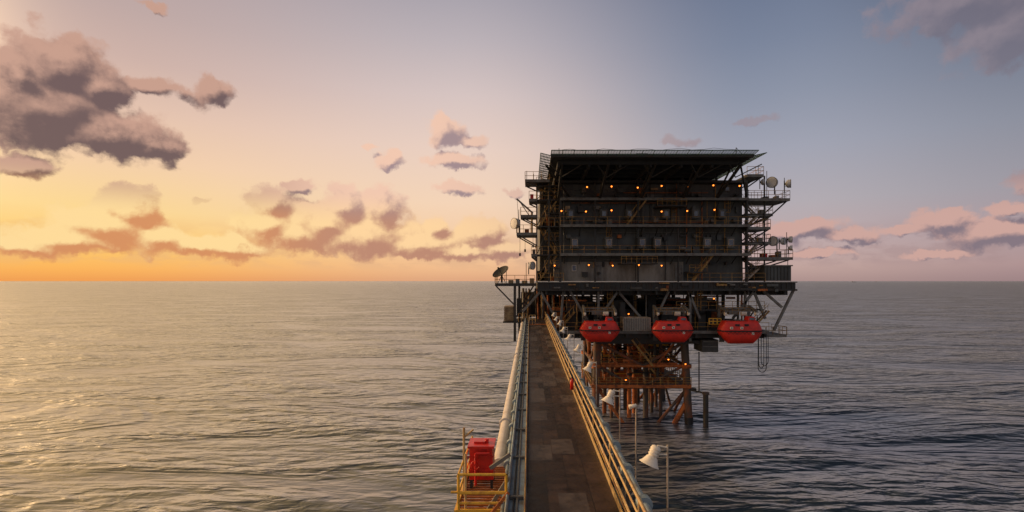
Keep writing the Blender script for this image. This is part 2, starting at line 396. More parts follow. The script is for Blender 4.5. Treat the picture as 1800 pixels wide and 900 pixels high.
b.split('equipment_cabinet',P)
b=MB().m('yellow')
lv=[494,470,453,425,400,375,350]
for i in range(6):
    z0,z1=Z(lv[i]),Z(lv[i+1])
    a,c=(1314,1340) if i%2==0 else (1340,1314)
    b.m('tan').stair((X(a),71+(i%2)*1.2,z0),(X(c),71+(i%2)*1.2,z1),.8,'y',7)
    b.m('steel').box(X(1312),X(1346),70.5,73.2,z1-.12,z1-.02)
    b.m('yellow').rail((X(1312),70.5,z1),(X(1346),70.5,z1),1.0,1)
b.m('steel')
for px in (1313,1346): b.beam((X(px),70.4,Z(495)),(X(px),70.4,Z(308)),.16)
part(b,'stair_tower',label='outside stair tower with pale treads')

def balcony(x0,x1,pz,y0=69.6,y1=74,brace=None):
    b=MB().m('steel'); z=Z(pz); b.box(X(x0),X(x1),y0,y1,z-.3,z); b.m('grey').box(X(x0),X(x1),y0-.05,y0-.01,z-.32,z+.06); b.m('steel')
    if brace:
        for yy in (y0+.3,y1-.3): b.beam((X(brace[0]),yy,z-.3),(X(brace[1]),yy,Z(brace[2])),.16)
    o=part(b,'balcony')
    b=MB().m('yellow'); b.rail((X(x0),y0,z),(X(x1),y0,z),1.1,1.0); 
    xe=x1 if x1>1200 else x0
    b.rail((X(xe),y0,z),(X(xe),y1,z),1.1,1.0); b.obj('balcony_handrail',o); return o
balcony(1311,1386,350,brace=(1382,1340,392))
balcony(1311,1391,453,brace=(1386,1350,468))
balcony(1311,1340,308,brace=(1338,1312,330))
balcony(1311,1352,400,brace=(1350,1314,425))
balcony(1311,1362,375,70.6,73,brace=(1360,1314,400))
balcony(1311,1358,425,70.6,73,brace=(1356,1314,450))
balcony(908,944,410,brace=(912,944,432))
balcony(915,944,378,70.2,73,brace=(918,944,395))
balcony(923,966,318,69.2,73,brace=(926,944,330))
balcony(930,944,350,70.0,73,brace=(931,944,360))
balcony(934,944,447,70.0,73,brace=(935,944,458))
balcony(1345,1380,588,brace=None)
b=MB(); rd=random.Random(3)
for px,pz,w,h in ((1352,350,9,8),(1365,350,6,5),(1350,453,8,9),(1318,308,8,5),(1366,453,6,6),(922,410,8,9),(950,318,10,7),(932,350,6,12),(936,447,5,10),(934,318,6,5),(1346,375,7,9),(1342,425,8,9),(1374,350,5,9),(1378,453,5,12)):
    b.m(rd.choice(['rust','grey','redpaint','wall_light'])).box(X(px),X(px+w),71.5,72.6,Z(pz)+.003,Z(pz-h)); b.cut()
b.split('equipment_cabinet',P)
b=MB().m('steel')
for px,z0,z1 in ((926,318,300),(938,318,305),(1334,308,292),(1349,350,300),(1380,350,312),(912,410,368),(1384,453,408),(1351,400,384),(890,498,468),(925,498,462),(1386,468,455)): b.tube((X(px),70.2,Z(z0)),(X(px),70.2,Z(z1)),.045,5); b.cut()
b.split('whip_aerial',P)
b=MB().m('wall'); b.box(X(1342),X(1388),69.6,75,Z(494),Z(468)); b.m('grey').box(X(1340),X(1390),69.4,75.2,Z(468),Z(466))
for px in range(1346,1388,6): b.m('steel').box(X(px)-.04,X(px)+.04,69.53,69.6,Z(493),Z(469))
part(b,'deck_cabin')
b=MB().m('beige'); b.box(X(886),X(902),70.6,74,Z(565),Z(539))
for py in range(541,565,4): b.box(X(885.5),X(902.5),70.5,70.6,Z(py+1.6),Z(py))
b.m('steel').box(X(884),X(945),70.3,75,Z(568),Z(565.5))
part(b,'deck_cabin',label='small slatted beige cabin beside the bridge landing')

# helideck
hz=EYE+222/900*60
xl,xr,yf,yb=2.5,26.2,60.0,86.0
b=MB().m('heli'); b.box(xl+.02,xr-.02,yf+.02,yb,hz-.30,hz-.01); b.m('helitop').box(xl,xr,yf,yb+.02,hz,hz+.02)
b.m('heli')
for yy in np.arange(yf+1.6,yb,2.6): b.box(xl+.9,xr-.9,yy-.1,yy+.1,hz-.8,hz-.31)
for xx in np.arange(xl+1.0,xr-.5,3.7): b.box(xx-.14,xx+.14,yf+1.6,yb-.4,hz-1.1,hz-.32)
b.m('steel').box(xl-.05,xr+.05,yf-.1,yf-.01,hz-.3,hz+.1)
heli=part(b,'helideck')
b=MB().m('helitop')
def net(p,q,out):
    p=Vector(p);q=Vector(q);out=Vector(out); l=(q-p).length; k=int(l/1.3)
    for i in range(k+1):
        c=p.lerp(q,i/k); b.tube(c,c+out,.045,4)
    for j in range(1,8): b.tube(p+out*j/7,q+out*j/7,.026 if j<7 else .05,4)
    for i in range(k*4): 
        c=p.lerp(q,i/(k*4)); b.tube(c,c+out,.016,3)
net((xl,yf,hz-.1),(xr,yf,hz-.1),(0,-1.5,.25)); net((xl,yf,hz-.1),(xl,yb,hz-.1),(-1.2,0,.3)); net((xr,yf,hz-.1),(xr,yb,hz-.1),(1.6,0,.35))
b.obj('safety_net',heli)
b=MB().m('steel')
for xx in (3.9,9.5,15.1,20.8,25.4):
    b.beam((xx,61.4,hz-.75),(xx,69.5,Z(350)),.28); b.beam((xx,65,hz-.75),(xx,69.5,Z(350)+.3),.18); b.beam((xx,69.6,hz-.75),(xx,69.6,Z(318)),.25)
    b.beam((xx,63.2,hz-2.0),(xx+2.5,61.5,hz-.75),.1); b.beam((xx,63.2,hz-2.0),(xx-1.4,61.5,hz-.75),.1); b.cut()
b.beam((26.0,63,hz-.75),(X(1312),70,Z(345)),.2); b.cut(); b.beam((2.0,63,hz-.5),(X(1000),70,Z(345)),.2)
b.split('support_strut',heli)
b=MB().m('steel')
b.tube((xl+1.0,61,hz),(xl+1.0,61,hz+1.0),.04,5); b.tube((24.6,61,hz),(24.6,61,hz+1.1),.05,5); b.tube((24.6,61,hz+1.1),(25.6,61,hz),.03,4)
pts=[(xl+1.0+(24.6-xl-1.0)*t/16,61,hz+.8+.12*math.sin(t*1.9)+.15*(t/16)) for t in range(17)]
b.poly(pts,.02,4); b.cut()
b.box(12.9,14.3,62,63,hz+.03,hz+.1); b.rail((12.9,62,hz+.1),(14.3,62,hz+.1),.5,.5,.03)
b.split('perimeter_wire',heli)

# lower deck, trusses
b=MB().m('steel')
b.box(X(968),X(1345),69.0,96,Z(584),Z(580)); b.m('grey').box(X(968),X(1345),68.8,68.99,Z(585),Z(580)); b.m('steel')
for px in range(980,1345,40): b.box(X(px)-.14,X(px)+.14,69,96,Z(592),Z(584))
for yy in (70,78,86,95): b.box(X(975),X(1342),yy-.2,yy+.2,Z(594),Z(584.3))
b.box(X(1048),X(1266),71,92,Z(606),Z(600)); b.m('wall').box(X(1236),X(1265),70.5,74,Z(620),Z(598)); b.m('grey').box(X(1238),X(1263),70.4,70.49,Z(602),Z(600)); b.box(X(1238),X(1263),70.4,70.49,Z(611),Z(609)); b.m('steel')
b.box(X(1047),X(1150),70.6,70.9,Z(603),Z(594))
lowdeck=part(b,'cellar_deck')
b=MB().m('yellow')
b.rail((X(975),68.9,Z(580)),(X(1345),68.9,Z(580)),1.1,1.4)
b.rail((X(968),69,Z(580)),(X(968),80,Z(580)),1.1,1.4)
b.obj('handrail',lowdeck)
b=MB().m('grey')
def fb(a,c,d,e,w=.30,y=70): b.beam((X(a),y,Z(c)),(X(d),y,Z(e)),w); b.cut()
for a,c,d,e in ((1002,512,1042,578),(1086,512,1040,578),(1086,512,1128,560),(1175,512,1150,566),(1210,512,1230,560),(1325,512,1288,560),(1325,512,1345,560),(990,512,985,578),(1213,512,1213,600),(1310,512,1310,580),(1052,512,1052,600)): fb(a,c,d,e)
for a,c,d,e in ((950,512,918,548),(950,512,975,556),(1393,508,1358,580),(1340,512,1372,540)): fb(a,c,d,e,.3,69.6)
for a,c,d,e in ((1002,512,1060,578),(1130,512,1086,578),(1160,512,1200,578),(1270,512,1240,578)): fb(a,c,d,e,.3,84)
for yy in (78,90):
    for px in (990,1052,1130,1213,1310): b.m('steel').beam((X(px),yy,Z(512)),(X(px),yy,Z(580)),.4); b.cut()
b.split('deck_truss',P)
b=MB().m('steel'); b.box(X(1190),X(1345),70.2,72,Z(546),Z(544)); b.m('yellow').rail((X(1190),70.2,Z(544)),(X(1345),70.2,Z(544)),1.1,1.1); b.cut()
b.m('steel').box(X(975),X(1080),72,75,Z(550),Z(548)); b.m('yellow').rail((X(975),72,Z(548)),(X(1080),72,Z(548)),1.1,1.1); b.cut()
b.rail((X(1330),69.5,Z(588)),(X(1380),69.5,Z(588)),1.1,.9)
b.split('mezzanine_walkway',P)
b=MB().m('yellow'); b.ladder(X(1072),70.4,Z(548),Z(497)); b.cut(); b.ladder(X(1229),70.0,Z(546),Z(497)); b.split('caged_ladder',P)
b=MB().m('yellow'); b.stair((X(1318),70,Z(580)),(X(1350),70,Z(546))); b.cut(); b.stair((X(985),71.5,Z(580)),(X(1012),71.5,Z(549))); b.cut()
b.stair((X(1112),71,Z(598)),(X(1150),71,Z(645)),.9); b.cut(); b.stair((X(1150),74,Z(650)),(X(1180),74,Z(684)),.9)
b.split('stair',P)
b=MB(); rd=random.Random(21)
for k in range(98):
    px=rd.uniform(972,1290); yy=rd.uniform(71.5,90); z=Z(580)+.003; w=rd.uniform(.5,2.6); h=rd.uniform(.8,4.8)
    b.m(rd.choice(['steel','steel','steel','wall','rust','heli','grey'])).box(X(px),X(px)+w,yy,yy+w,z,z+h); b.cut()
b.split('process_equipment',P)
b=MB()
for k in range(72):
    px=rd.uniform(972,1330); yy=rd.uniform(70.6,88); r=rd.uniform(.06,.2)
    b.m(rd.choice(['steel','grey','rust','yellow','rust']))
    if k%2: b.tube((X(px),yy,Z(580)),(X(px),yy,Z(512)),r,7)
    else:
        z=Z(rd.uniform(515,575)); b.tube((X(px),yy,z),(X(min(1340,px+rd.uniform(30,150))),yy,z),r,7)
    b.cut()
for k in range(26):
    px=rd.uniform(1060,1250); b.m(rd.choice(['rust','steel','steel'])).tube((X(px),rd.uniform(72,86),Z(584)),(X(px),rd.uniform(72,86),Z(600)-rd.uniform(0,4)),rd.uniform(.06,.16),6); b.cut()
b.split('process_pipe',P)
b=MB()
for px in (1010,1095,1190,1260): b.m('grey').tube((X(px),76,Z(560)),(X(px+34),76,Z(560)),1.0,14); b.cut()
b.split('pressure_vessel',P)
for px,py in ((1000,528),(1105,552),(1255,525),(1175,632),(1100,668),(1205,640)): wall_lamp(px,py,71.2,maindeck)

# jacket
legs=[(9.6,72.5),(21.9,72.5),(9.6,86),(21.9,86)]
for (lx,ly) in legs:
    b=MB().m('rustleg'); sx=-1 if lx<15 else 1; sy=-1 if ly<80 else 1
    b.tube((lx,ly,Z(600)),(lx+sx*.5,ly+sy*.6,-1),.55,18); b.m('grey').tube((lx,ly,Z(600)),(lx,ly,Z(584)),.62,18)
    for z in (8,5.2): b.m('rust').tube((lx+sx*.25,ly+sy*.3,z-.25),(lx+sx*.25,ly+sy*.3,z+.25),.66,18)
    b.m('black').tube((lx+sx*.5,ly+sy*.6,-1),(lx+sx*.48,ly+sy*.58,.9),.58,18)
    part(b,'jacket_leg')
b=MB().m('rustleg')
def br(p,q,r=.24): b.tube(p,q,r,10); b.cut()
for yy in (72.5,86):
    br((9.6,yy,11.4),(16,yy,8)); br((22,yy,11.4),(16,yy,8)); b.m('rust'); br((9.4,yy,8),(22.2,yy,8)); b.m('rustleg'); br((9.3,yy,5),(22.3,yy,5))
    br((22.3,yy,4.8),(17.8,yy,-.5),.22); br((9.6,yy,8),(15,yy,5),.18); br((21.8,yy,8),(16,yy,5),.18)
    br((22.2,yy,7.6),(20.3,yy,4.9),.2);b.m('rust');br((22.4,yy-.3,3.4),(20.2,yy-.3,-.5),.36); br((9.6,yy,4.8),(13.6,yy,-.5),.22)
    b.m('rustleg')
for xx in (9.4,22.1):
    br((xx,72.5,8),(xx,86,8)); br((xx,72.5,5),(xx,86,5)); br((xx,72.5,11.4),(xx,79,8),.2); br((xx,86,11.4),(xx,79,8),.2); br((xx,72.5,4.8),(xx,79,-.5),.2); br((xx,86,4.8),(xx,79,-.5),.2)
b.m('rust'); br((10,72.4,11.3),(12.5,72.4,8.2),.16); br((20.5,72.4,11.3),(18,72.4,8.2),.16)
b.split('jacket_brace',P)
for k in range(14):
    b=MB(); xx=(12.0,14.6,17.0,19.2,13.2,16.0,18.6,11.4,15.2,20.0,12.8,14.0,17.8,19.8)[k]; yy=75+(k//4)*3.0
    b.m('rust' if k in (1,5,11) else 'rustleg').tube((xx,yy,-1),(xx,yy,Z(600)),.26+.07*(k%3),12); b.m('steel').tube((xx,yy,6.2),(xx,yy,6.6),.42,12); b.tube((xx,yy,9.2),(xx,yy,9.5),.42,12)
    part(b,'conductor_pipe')
def jdeck(z,x0,x1,y0,y1):
    b=MB().m('rust')
    for yy in np.arange(y0,y1+.1,1.4): b.box(x0,x1,yy-.1,yy+.1,z-.3,z-.06)
    b.m('steel').box(x0,x1,y0,y0+1.4,z-.05,z); b.box(x0,x1,y1-1.4,y1,z-.05,z); b.box(x0,x0+1.4,y0+1.41,y1-1.41,z-.05,z); b.box(x1-1.4,x1,y0+1.41,y1-1.41,z-.05,z)
    b.m('rust').box(x0,x1,y0-.12,y0-.01,z-.35,z+.1)
    o=part(b,'access_deck'); b=MB().m('yellow')
    b.rail((x0,y0,z),(x1,y0,z),1.1,1.1,.04,(.36,.72)); b.rail((x0,y0,z),(x0,y1,z),1.1,1.1,.045); b.rail((x1,y0,z),(x1,y1,z),1.1,1.1,.045); b.rail((x0,y1,z),(x1,y1,z),1.1,1.1,.045)
    b.obj('handrail',o)
jdeck(8.3,10.2,21.0,72.8,84); jdeck(5.4,8.6,22.6,71.6,85)
b=MB(); rd=random.Random(5)
for k in range(98):
    xx=rd.uniform(9.2,21.5); yy=rd.uniform(72,84); z0=rd.choice([5.4,8.3,8.3])
    b.m(rd.choice(['rust','steel','steel','rustleg','byellow','rustleg','rust']))
    if rd.random()<.5: b.tube((xx,yy,z0),(xx,yy,z0+rd.uniform(.8,3.1)),rd.uniform(.1,.28),8)
    else:
        zz=z0+rd.uniform(.4,2.8); b.tube((xx,yy,zz),(min(21.5,xx+rd.uniform(1,5)),yy,zz),rd.uniform(.06,.18),7)
    b.cut()
b.split('riser_pipe',P)
b=MB().m('steel'); b.tube((X(1241.5),70.2,-1),(X(1241.5),70.2,Z(694)),.36,16); b.m('rustleg').tube((X(1241.5),70.2,Z(694)),(X(1241.5),70.2,Z(690)),.48,16); b.m('steel').beam((X(1216),72,Z(690)),(X(1242),70.2,Z(692)),.2); b.tube((X(1226),72,Z(692)),(X(1226),72,Z(688)),.5,12); b.cut()
b.tube((X(1233),71,Z(690)),(X(1233),71,Z(620)),.09,8)
b.split('mooring_pile',P)
b=MB().m('tan'); b.box(X(1092),X(1139),68.45,70.9,Z(579.8),Z(557))
for px in range(1094,1139,3): b.m('grey').box(X(px)-.06,X(px)+.06,68.38,68.45,Z(579),Z(558))
cont=b.obj('storage_container',None,'grey corrugated storage container on the lower deck between lifeboats',None,'container')
b=MB().m('byellow'); b.box(X(1240),X(1262),68.7,68.78,Z(569),Z(558)); b.m('black')
for px in (1244,1251,1258):
    for py in (561,566): b.box(X(px)-.18,X(px)+.18,68.66,68.7,Z(py)-.12,Z(py)+.12)
part(b,'sign_panel',label='small yellow sign panel with dark marks')
b=MB().m('yellow'); b.tube((X(935),70.6,Z(410)),(X(935),70.6,Z(372)),.14,8); b.m('grey').beam((X(937),70.6,Z(374)),(X(908),70.2,Z(349)),.2); b.beam((X(935),70.6,Z(385)),(X(915),70.3,Z(356)),.1)
b.m('steel').tube((X(909),70.2,Z(350)),(X(911),70.2,Z(385)),.025,4)
b.obj('service_crane',None,'small jib crane standing on an antenna balcony',None,'crane')
b=MB().m('steel')
for px,z0,z1 in ((914,412,445),(923,412,438),(941,412,450),(937,410,430)): b.tube((X(px),70,Z(z0)),(X(px),70,Z(z1)),.025,4); b.box(X(px)-.12,X(px)+.12,69.9,70.1,Z(z1+5),Z(z1)); b.cut()
b.split('hanging_hook',P)
for x0,x1,zb,y in ((1327,1341,652,69),(1329,1338,645,69.2),(1331,1343,640,68.8)):
    b=MB().m('black'); pts=[]
    for t in range(15):
        a=math.pi*t/14; pts.append((X((x0+x1)/2-math.cos(a)*(x1-x0)/2),y,Z(zb-8)-math.sin(a)*.62))
    pts=[(X(x0),y,Z(588))]+pts+[(X(x1),y,Z(588))]; b.poly(pts,.05,6)
    h=b.obj('hanging_hose',None,'black rubber hose loop hanging below the deck edge',None,'hose'); h['group']='hoses hanging from the deck'

# ---------------------------------------------------------------- lifeboats
def lifeboat():
    e=empty('lifeboat',(0,0,0),'red enclosed lifeboat hanging on its falls at the deck edge','lifeboat','lifeboats at the platform edge')
    Lh=2.9
    def loft(sec,key):
        b=MB().m(key); n=49; ring=[sec(math.sin(math.pi/2*(-1+2*i/(n-1)))) for i in range(n)]
        k=len(ring[0]); vs=[p for r_ in ring for p in r_]
        fs=[(i*k+j,i*k+j+1,(i+1)*k+j+1,(i+1)*k+j) for i in range(n-1) for j in range(k-1)]
        b.add(vs,fs,True); return b
    def hw(t): return 1.25*max(0.0,1-abs(t)**4.5)**.5
    def hull(t):
        w=hw(t); k=min(1,(1-abs(t))/.45); zb=-(.55+1.12*k**.8)*(1 if abs(t)<.999 else 0); out=[]
        for j in range(17):
            a=math.pi*j/16; c=math.cos(a); s_=max(0,math.sin(a))
            out.append((t*Lh*(1-.12*s_*abs(t)),-w*math.copysign(abs(c)**.6,c),zb*s_**.8))
        return out
    def can(t):
        w=hw(t)*.93; k=min(1,max(0,(1-abs(t))/.26)); zt=1.22*k**.85; out=[]
        for j in range(17):
            a=math.pi*j/16; c=math.cos(a); s_=max(0,math.sin(a)); 
            out.append((t*Lh*.975,w*math.copysign(abs(c)**.45,c)*(1-.18*s_),.06+zt*min(1,s_*1.25)**.6))
        return out
    loft(hull,'red').obj('hull',e)
    loft(can,'red').obj('canopy',e)
    for sg in (-1,1):
        b=MB().m('black'); pts=[]
        for i in range(25):
            t=-1+2*i/24; pts.append((t*Lh*1.01,sg*(hw(t)*1.03+.02),.02))
        b.poly(pts,.08,6); b.obj('rubbing_strake',e)
    b=MB().m('red')
    vs=[(.75,-.62,1.15),(2.0,-.52,1.05),(2.0,.52,1.05),(.75,.62,1.15),(.95,-.48,1.85),(1.75,-.42,1.81),(1.75,.42,1.81),(.95,.48,1.85)]
    b.add(vs,[(0,1,5,4),(1,2,6,5),(2,3,7,6),(3,0,4,7),(4,5,6,7)])
    b.obj('conning_tower',e)
    b=MB().m('glass'); b.box(1.05,1.68,-.62,-.5,1.42,1.68); b.cut(); b.box(1.05,1.68,.5,.62,1.42,1.68)
    b.split('window',e)
    b=MB().m('white')
    for x in (-1.5,-.2,): 
        b.m('white').box(x-.17,x+.17,-1.25,-1.1,.28,.58); b.m('black').box(x-.08,x+.08,-1.26,-1.255,.36,.50); b.cut()
    b.m('white').box(1.05,1.37,-1.25,-1.1,-.42,-.12)
    b.split('side_marking',e)
    b=MB().m('black'); b.box(-1.0,-.45,-1.19,-1.0,.68,.92); b.cut(); b.box(.2,.7,-1.19,-1.0,.68,.92); b.split('porthole',e)
    b=MB().m('grey'); b.box(-.75,-.05,-.35,.35,1.2,1.44); b.obj('hatch',e)
    b=MB().m('black')
    for k in range(9):
        x=-2.1+k*.5; b.tube((x,-1.27,-.06),(x+.25,-1.29,-.38),.018,4); b.tube((x+.25,-1.29,-.38),(x+.5,-1.27,-.06),.018,4)
    b.obj('lifeline',e)
    b=MB().m('steel'); 
    for x in (-2.0,2.3): b.tube((x,0,.8),(x,0,1.6),.1,6); b.tube((x,0,1.5),(x,0,3.0),.035,4); b.cut()
    b.split('lifting_hook',e)
    b=MB().m('steel'); b.tube((-1.6,-.7,1.34),(.6,-.7,1.38),.03,5); b.cut(); b.tube((-1.6,.7,1.34),(.6,.7,1.38),.03,5); b.split('grab_rail',e)
    b=MB().m('steel'); b.box(-2.65,-2.0,-.04,.04,-1.5,-.6); b.obj('rudder',e)
    return e
lb=lifeboat(); Yb=67.2
def lbpos(px,py): return ((px-931)/900*Yb,Yb,EYE+(494-py)/900*Yb)
lb.location=lbpos(1054,580); lb.scale=(.93,)*3
c=copy_tree(lb,lbpos(1182,580),0,scale=.95)
c=copy_tree(lb,lbpos(1300,581),0,'red enclosed lifeboat on its falls beside black hanging hoses',scale=1.01)
for px in (1054,1182,1300):
    b=MB().m('grey'); x=(px-931)/900*Yb
    for dx in (-1.95,2.05):
        b.beam((x+dx,69.2,Z(580)),(x+dx,69.2,Z(536)),.28); b.beam((x+dx,69.3,Z(537)),(x+dx,66.7,Z(545)),.26); b.beam((x+dx,69.2,Z(560)),(x+dx,67.4,Z(543)),.14)
        b.m('white').tube((x+dx-.12,67.0,Z(549)),(x+dx+.12,67.0,Z(549)),.26,10); b.m('grey')
    b.beam((x-2,68.6,Z(541)),(x+2.1,68.6,Z(541)),.18); b.beam((x-2,67.4,Z(545)),(x+2.1,67.4,Z(545)),.12); b.box(x-.8,x+.6,68.7,69.6,Z(552),Z(544)); b.m('yellow').rail((x-2,68.5,Z(551)),(x+2,68.5,Z(551)),.9,.8)
    b.m('white').tube((x+.6,68.2,Z(550)),(x+1.3,68.2,Z(550)),.3,10)
    part(b,'lifeboat_davit')
b=MB()
for px,w in ((1030,14),(1075,10),(1150,16),(1196,8),(1270,12),(1318,10)): b.m('wall_light').box(X(px),X(px+w),69.3,70.4,Z(579.8),Z(566)); b.cut()
b.split('deck_locker',P)

# ---------------------------------------------------------------- antennas
def drum(r=.72):
    e=empty('drum_antenna',(0,0,0),'white drum shaped microwave antenna on a steel post','antenna','microwave antennas on the platform')
    b=MB().m('radome'); b.lathe([(-.50,.02),(-.46,r*.45),(-.22,r*.9),(-.1,r)],(0,0,0),(0,-1,0),24); b.lathe([(-.1,r),(.38,r)],(0,0,0),(0,-1,0),24); b.m('grey').lathe([(.32,r+.005),(.32,r+.05),(.40,r+.05),(.40,r-.02)],(0,0,0),(0,-1,0),24,False); b.m('radome').lathe([(.39,r-.02),(.42,r*.6),(.43,0.01)],(0,0,0),(0,-1,0),24); b.obj('radome',e)
    b=MB().m('steel'); b.tube((0,.65,-1.6),(0,.65,.6),.09,8); b.box(-.15,.15,.42,.62,-.2,.2); b.tube((0,.65,-.5),(.4,.2,-.3),.04,5); b.obj('mount',e)
    return e
d=drum()
def ap(px,py,y=70.6): return ((px-931)/900*y,y,EYE+(494-py)/900*y)
d.location=ap(1358,321); d.rotation_euler=(0,0,math.radians(-48))
for px,py,rz,sc in ((1386,323,60,.78),(1341,320,70,.6),(1361,424,-60,.9),(1376,424,45,.7),(1389,421,70,.6),(1390,436,60,.5),(907,393,-50,1.0),(934,467,50,.75)):
    c=copy_tree(d,ap(px,py),math.radians(rz),scale=sc)
    if px==907: c['label']='weathered drum antenna on a balcony catching warm evening light'
e=empty('satellite_dish',ap(882,478),'dark parabolic satellite dish tilted to the sky on a pedestal','satellite dish')
cx,cy,cz=ap(882,481)
b=MB().m('heli'); ax=Vector((-.42,-.40,.70)).normalized(); prof=[(.02+.36*(t/8)**2,1.2*t/8+.01) for t in range(9)]
b.lathe(prof,(cx,cy,cz),ax,28); b.lathe([(.38,1.21),(.42,1.23),(.38,1.25),(.34,1.22)],(cx,cy,cz),ax,28); b.obj('reflector',e)
b=MB().m('steel'); b.tube((cx,cy,cz),Vector((cx,cy,cz))+ax*1.05,.04,5); b.tube(Vector((cx,cy,cz))+ax*.9,Vector((cx,cy,cz))+ax*1.1,.12,8)
b.tube((cx,cy,cz-.02),(cx,cy,Z(497)),.14,8); b.beam((cx-.5,cy,Z(497)),(cx,cy,cz-.2),.08); b.beam((cx+.5,cy,Z(497)),(cx,cy,cz-.2),.08); b.obj('pedestal',e)

# ---------------------------------------------------------------- footbridge
ZD=14.5
B=empty('footbridge',(1,4,ZD),'long steel footbridge with patched walkway plates leading to the oil platform','bridge')
Y0,Y1=3.0,73.5
b=MB().m('deck'); b.box(-.08,2.14,Y0,Y1,ZD-.05,ZD)
b.m('blue').box(-.1,-.08,Y0,Y1,ZD-.12,ZD+.12); b.m('cream').box(2.141,2.17,Y0,Y1,ZD-.12,ZD+.14)
b.m('steel')
yy=Y0
while yy<Y1: b.box(-.55,2.6,yy-.06,yy+.06,ZD-.28,ZD-.06); yy+=1.9
b.obj('walkway_deck',B)
b=MB().m('cream'); 
b.rail((2.22,Y0,ZD),(2.22,Y1,ZD),1.1,3.8,.02,(.38,.74),8); b.tube((2.2,Y0,ZD+1.1),(2.2,Y1,ZD+1.1),.034,10)
for xx,zz,rr,mm in ((2.27,1.02,.02,'cream'),(2.31,.9,.03,'cream'),(2.25,.66,.026,'cream'),(2.30,.54,.024,'yellow'),(2.24,.28,.03,'cream'),(2.24,.14,.022,'yellow')): b.m(mm).tube((xx,Y0,ZD+zz),(xx,Y1,ZD+zz),rr,8)
b.obj('handrail',B,'golden painted handrail with parallel conduits')
b=MB().m('blue'); b.rail((-.53,Y0,ZD+.1),(-.53,Y1,ZD+.1),.35,1.9,.03,(.2,),8); b.m('yellow').rail((-.11,Y0,ZD+.0),(-.11,Y1,ZD+.0),.30,1.9,.02,(.15,),6); b.obj('handrail',B,'low pale blue grey kerb rail')
b=MB().m('blue'); b.box(-.50,-.14,Y0,Y1,ZD+.10,ZD+.15); b.box(-.52,-.50,Y0,Y1,ZD-.25,ZD+.3); b.box(-.14,-.12,Y0,Y1,ZD-.05,ZD+.22); b.m('grey').tube((-.3,Y0,ZD+.19),(-.3,Y1,ZD+.19),.03,6); b.m('black').tube((-.38,Y0,ZD+.18),(-.38,Y1,ZD+.18),.025,6)
yy=Y0+1
while yy<Y1: b.m('grey').box(-.49,-.15,yy-.04,yy+.04,ZD+.152,ZD+.235); yy+=2.85
b.obj('cable_tray',B)
b=MB().m('blue'); b.tube((2.46,Y0,ZD+.72),(2.46,Y1,ZD+.72),.085,12); b.m('grey').tube((2.62,Y0,ZD+.45),(2.62,Y1,ZD+.45),.05,8)
yy=Y0+.4
while yy<Y1:
    b.m('blue').tube((2.46,yy-.10,ZD+.72),(2.46,yy+.10,ZD+.72),.17,14); b.m('grey').beam((2.46,yy,ZD+.6),(2.46,yy,ZD-.15),.09); b.beam((2.46,yy,ZD+.05),(2.7,yy,ZD+.4),.05); yy+=1.9
b.obj('service_pipe',B,'pale grey service pipe with clamp rings outside the handrail')
b=MB(); yy=Y0+.4
while yy<Y1:
    b.m('blue').tube((-.63,yy-.09,ZD+.2),(-.63,yy+.09,ZD+.2),.13,12); b.m('grey').beam((-.63,yy,ZD+.1),(-.63,yy,ZD-.25),.07); yy+=1.9
b.m('blue').tube((-.63,Y0,ZD+.2),(-.63,Y1,ZD+.2),.05,8)
b.obj('service_pipe',B)
b=MB().m('offwhite'); b.tube((-.93,15.6,ZD-.1),(-.93,68,ZD-.1),.2,20); b.tube((-.93,15.6,ZD-.1),(-.93,15.2,ZD-.5),.2,20); b.tube((-.93,15.2,ZD-.5),(-.93,15.1,0),.2,20)
for yy in (20,38,56): b.tube((-.93,yy-.07,ZD-.1),(-.93,yy+.07,ZD-.1),.27,20)
b.m('grey'); yy=17.3
while yy<68: b.box(-1.15,-.56,yy-.05,yy+.05,ZD-.42,ZD-.3); yy+=3.8
b.obj('main_pipe',B,'thick off-white flanged pipe along the bridge')
b=MB().m('grey')
for xx in (-.5,2.55):
    b.beam((xx,Y0,ZD-.42),(xx,Y1,ZD-.42),.25,.3); b.tube((xx,Y0,ZD-3.2),(xx,Y1-8,ZD-3.2),.16,10)
    yy=Y0; k=0
    while yy<Y1-8:
        b.tube((xx,yy,ZD-.5),(xx,yy,ZD-3.2),.09,8)
        if k%2: b.tube((xx,yy,ZD-3.2),(xx,yy+3.8,ZD-.5),.1,8)
        else: b.tube((xx,yy,ZD-.5),(xx,yy+3.8,ZD-3.2),.1,8)
        yy+=3.8;k+=1
yy=Y0
while yy<Y1-8: b.tube((-.5,yy,ZD-3.2),(2.55,yy,ZD-3.2),.08,8); yy+=3.8
b.obj('bridge_truss',B)
b=MB().m('cream'); b.rail((-.05,66,ZD),(.75,66,ZD),1.1,.4,.03); b.cut(); b.m('yellow').rail((-1.5,69,ZD),(-.3,69,ZD),1.1,.4)
b.split('landing_gate',B)
b=MB().m('steel').box(-3.5,2.9,Y1,76,ZD-.3,ZD-.004); b.m('rust').box(-.08,2.14,64.5,64.8,ZD+.002,ZD+.05)
b.obj('bridge_landing',B)
b=MB().m('redpaint'); b.lathe([(0,.01),(.0,.09),(.42,.09),(.5,.05),(.55,.03)],(0,0,0),(0,0,1),14); b.m('black').tube((0,0,.54),(0,0,.6),.03,8); b.tube((0,0,.58),(-.12,0,.56),.015,5); b.poly([(-.05,0,.56),(-.13,0,.4),(-.11,0,.12)],.015,5)
o=b.obj('fire_extinguisher',None,'red fire extinguisher strapped to the bridge handrail',None,'fire extinguisher'); o.location=(2.06,25,ZD+.2)

